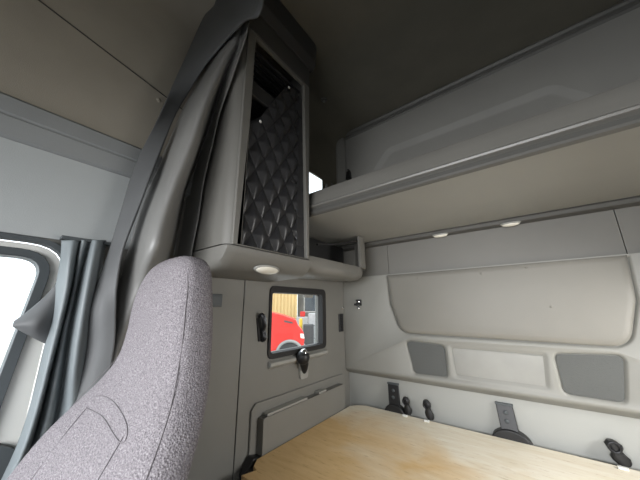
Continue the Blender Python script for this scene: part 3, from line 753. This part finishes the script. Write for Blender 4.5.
# buildings behind
def wallbox(name, lab, cat, pxa, pxb, dist, h, depth, m, ribs=0):
    a = along(pxa, 320, dist); b = along(pxb, 320, dist); a.z = b.z = ZG
    e = (b-a); l = e.length; e.normalize(); n = Vector((-e.y, e.x, 0))
    if n.dot(Vector((a.x,a.y,0))) < 0: n = -n
    t = thing(name, lab, cat, (a+b)/2)
    pts = [a]
    if ribs:
        prof = []
        for k in range(ribs):
            for fr_, dd in ((0,0),(.35,0),(.45,-.06),(.9,-.06)): prof.append(a+e*(l*(k+fr_)/ribs)+n*dd)
        prof.append(b); pts = prof+[b+n*depth, a+n*depth]
    else: pts = [a, b, b+n*depth, a+n*depth]
    obj('walls', prism(B(), pts, (0,0,h)), m, t, flat=bool(ribs))
    obj('roof', prism(B(), [a-n*.3+Vector((0,0,h)), b-n*.3+Vector((0,0,h)), b+n*(depth+.3)+Vector((0,0,h)), a+n*(depth+.3)+Vector((0,0,h))], (0,0,.15)), WGREY, t)
    return t, a, e, n, l
wallbox('metal_shed', 'cream corrugated metal shed behind the red truck', 'shed', 255, 297, 20, 5.5, 8, CREAM, 12)
t, a, e, n, l = wallbox('warehouse', 'weathered grey warehouse right of the cream shed', 'building', 297.3, 345, 21.5, 5.5, 8, WGREY)
for k in range(3):
    q0 = a+e*(.5+k*1.5)-n*.02+Vector((0,0,2.2)); wv = obj('window', prism(B(), [q0, q0+e*1.0, q0+e*1.0+Vector((0,0,1.6)), q0+Vector((0,0,1.6))], n*.06), PALE, t)
    q1 = q0+e*.1-n*.02+Vector((0,0,.1)); obj('pane', prism(B(), [q1, q1+e*.8, q1+e*.8+Vector((0,0,1.4)), q1+Vector((0,0,1.4))], n*.03), GLASSD, wv)
def post(px, dist, h, r, m, name, lab, cat):
    p = along(px, 330, dist); p.z = ZG; bmx = B(); tube(bmx, [p, p+Vector((0,0,h*.97)), p+Vector((0,0,h))], [r, r, r*.6], 14)
    return tag(obj(name, bmx, m), lab, cat)
post(300.8, 17.5, 1.9, .11, YEL, 'bollard', 'yellow bollard standing just past the truck nose', 'bollard')
def crate(px, dist, w, d, z0, h, m, name, lab, cat, group=None):
    p = along(px, 330, dist); p.z = ZG+z0; v = Vector((p.x,p.y,0)).normalized(); r_ = Vector((v.y,-v.x,0))
    bmx = B(); prism(bmx, [p-r_*w/2, p+r_*w/2, p+r_*w/2+v*d, p-r_*w/2+v*d], (0,0,h))
    return tag(obj(name, bmx, m, bevel=.04, seg=2), lab, cat, group)
crate(308.5, 16, .62, .8, 0, 1.6, BIN, 'waste_bin', 'dark waste bin between the bollard and the pale stacked bales', 'bin')
labs = ['bottom pale wrapped bale of the yard stack', 'middle pale wrapped bale of the yard stack', 'top pale wrapped bale of the yard stack']
for k in range(3): crate(316+(k%2)*.4, 17, .95, 1.0, .75*k, .72, PALE, 'wrapped_bale', labs[k], 'bale', 'pale bales stacked in the yard')
crate(302.5, 19, .35, .35, 1.95, .35, RED, 'fuel_can', 'small red can on the wall shelf behind the bollard', 'can')
crate(302, 18.9, .8, .7, 0, 1.94, PALE, 'pale_cabinet', 'pale metal yard cabinet carrying the small red can', 'cabinet')

# pale saloon car seen through the door window
cb = along(4, 350, 9.0); cb.z = ZG
cvd = Vector((cb.x, cb.y, 0)).normalized(); cax = Vector((cvd.y, -cvd.x, 0))
car = thing('parked_car', 'white car parked outside the driver door window', 'car', cb)
def K(x, s, z): return cb+cax*x+cvd*s+Vector((0,0,z))
def kprism(prof, s0, s1): return prism(B(), [K(x, s0, z) for x, z in prof], cvd*(s1-s0))
def arc(cx): return [(cx+.38*math.cos(a), .33+.38*math.sin(a)) for a in [PI*k/8 for k in range(9)]]
body = [(-4.0,.35),(-4.0,.85),(-3.3,.95),(-2.6,1.42),(-1.2,1.42),(-.6,.98),(.4,.85),(.45,.35)]+[p for p in arc(-.35)]+[p for p in arc(-3.1)]
obj('body', kprism(body, 0, 1.75), WHITEP, car, bevel=.05)
obj('side_window', kprism([(-2.95,.98),(-2.55,1.34),(-1.3,1.34),(-.85,.98)], -.006, .02), GLASSD, car)
for x in (-.35, -3.1):
    for s in (.1, 1.65):
        mtx = Matrix.Translation(K(x, s, .33)) @ cvd.to_track_quat('Z','Y').to_matrix().to_4x4()
        bm = B(); bmesh.ops.create_cone(bm, cap_ends=True, segments=24, radius1=.33, radius2=.33, depth=.2, matrix=mtx); wv = obj('wheel', bm, TIRE, car, bevel=.03)
        bm = B(); bmesh.ops.create_cone(bm, cap_ends=True, segments=20, radius1=.2, radius2=.2, depth=.22, matrix=mtx); obj('rim', bm, STEEL, wv)

struct('dashboard', boxb(XL+.02, XR-.02, YF+.005, -.62, ZF+.3, -.40), SLATE, bevel=.05)  # unseen dashboard box, added to block light bouncing up from the ground
# ------------------------------------------------------------------ light
wld = bpy.data.worlds.new('sky'); bpy.context.scene.world = wld; wld.use_nodes = True
bg = wld.node_tree.nodes['Background']; bg.inputs['Color'].default_value = (.86,.93,1.0,1); bg.inputs['Strength'].default_value = 2.2
sun = bpy.data.lights.new('sun', 'SUN'); sun.energy = 1.5; sun.angle = math.radians(3); sun.color = (1,.95,.87)
so = link(bpy.data.objects.new('sun', sun)); so.rotation_euler = Vector((-.55,-.35,-1.0)).to_track_quat('-Z','Y').to_euler()
def area(name, loc, direction, sx, sy, power, col, spread=180):
    l = bpy.data.lights.new(name, 'AREA'); l.shape = 'RECTANGLE'; l.size = sx; l.size_y = sy; l.energy = power; l.color = col; l.spread = math.radians(spread)
    o = link(bpy.data.objects.new(name, l)); o.location = loc; o.rotation_euler = Vector(direction).to_track_quat('-Z','Z').to_euler(); return o
area('windscreen_daylight', (XC, YF-.12, .12), (0,1,-.50), 1.5, .5, 24, (.97,.98,1.0), 115)
area('passenger_window_daylight', (XR+.1, -.4, .0), (-1,.1,-.45), .7, .4, 1.5, (.95,.98,1.0), 140)
area('right_sleeper_window_daylight', (XR+.08, 1.18, -.07), (-1,0,-.6), .42, .32, 7, (1.0,.98,.95), 140)

vs_ = bpy.context.scene.view_settings
bpy.context.scene.display_settings.display_device = 'sRGB'
vs_.view_transform = 'Standard'; vs_.look = 'None'; vs_.gamma = 1; vs_.exposure = 0.35; vs_.use_curve_mapping = False
cy = bpy.context.scene.cycles
cy.use_denoising = True; cy.max_bounces = 10; cy.diffuse_bounces = 6
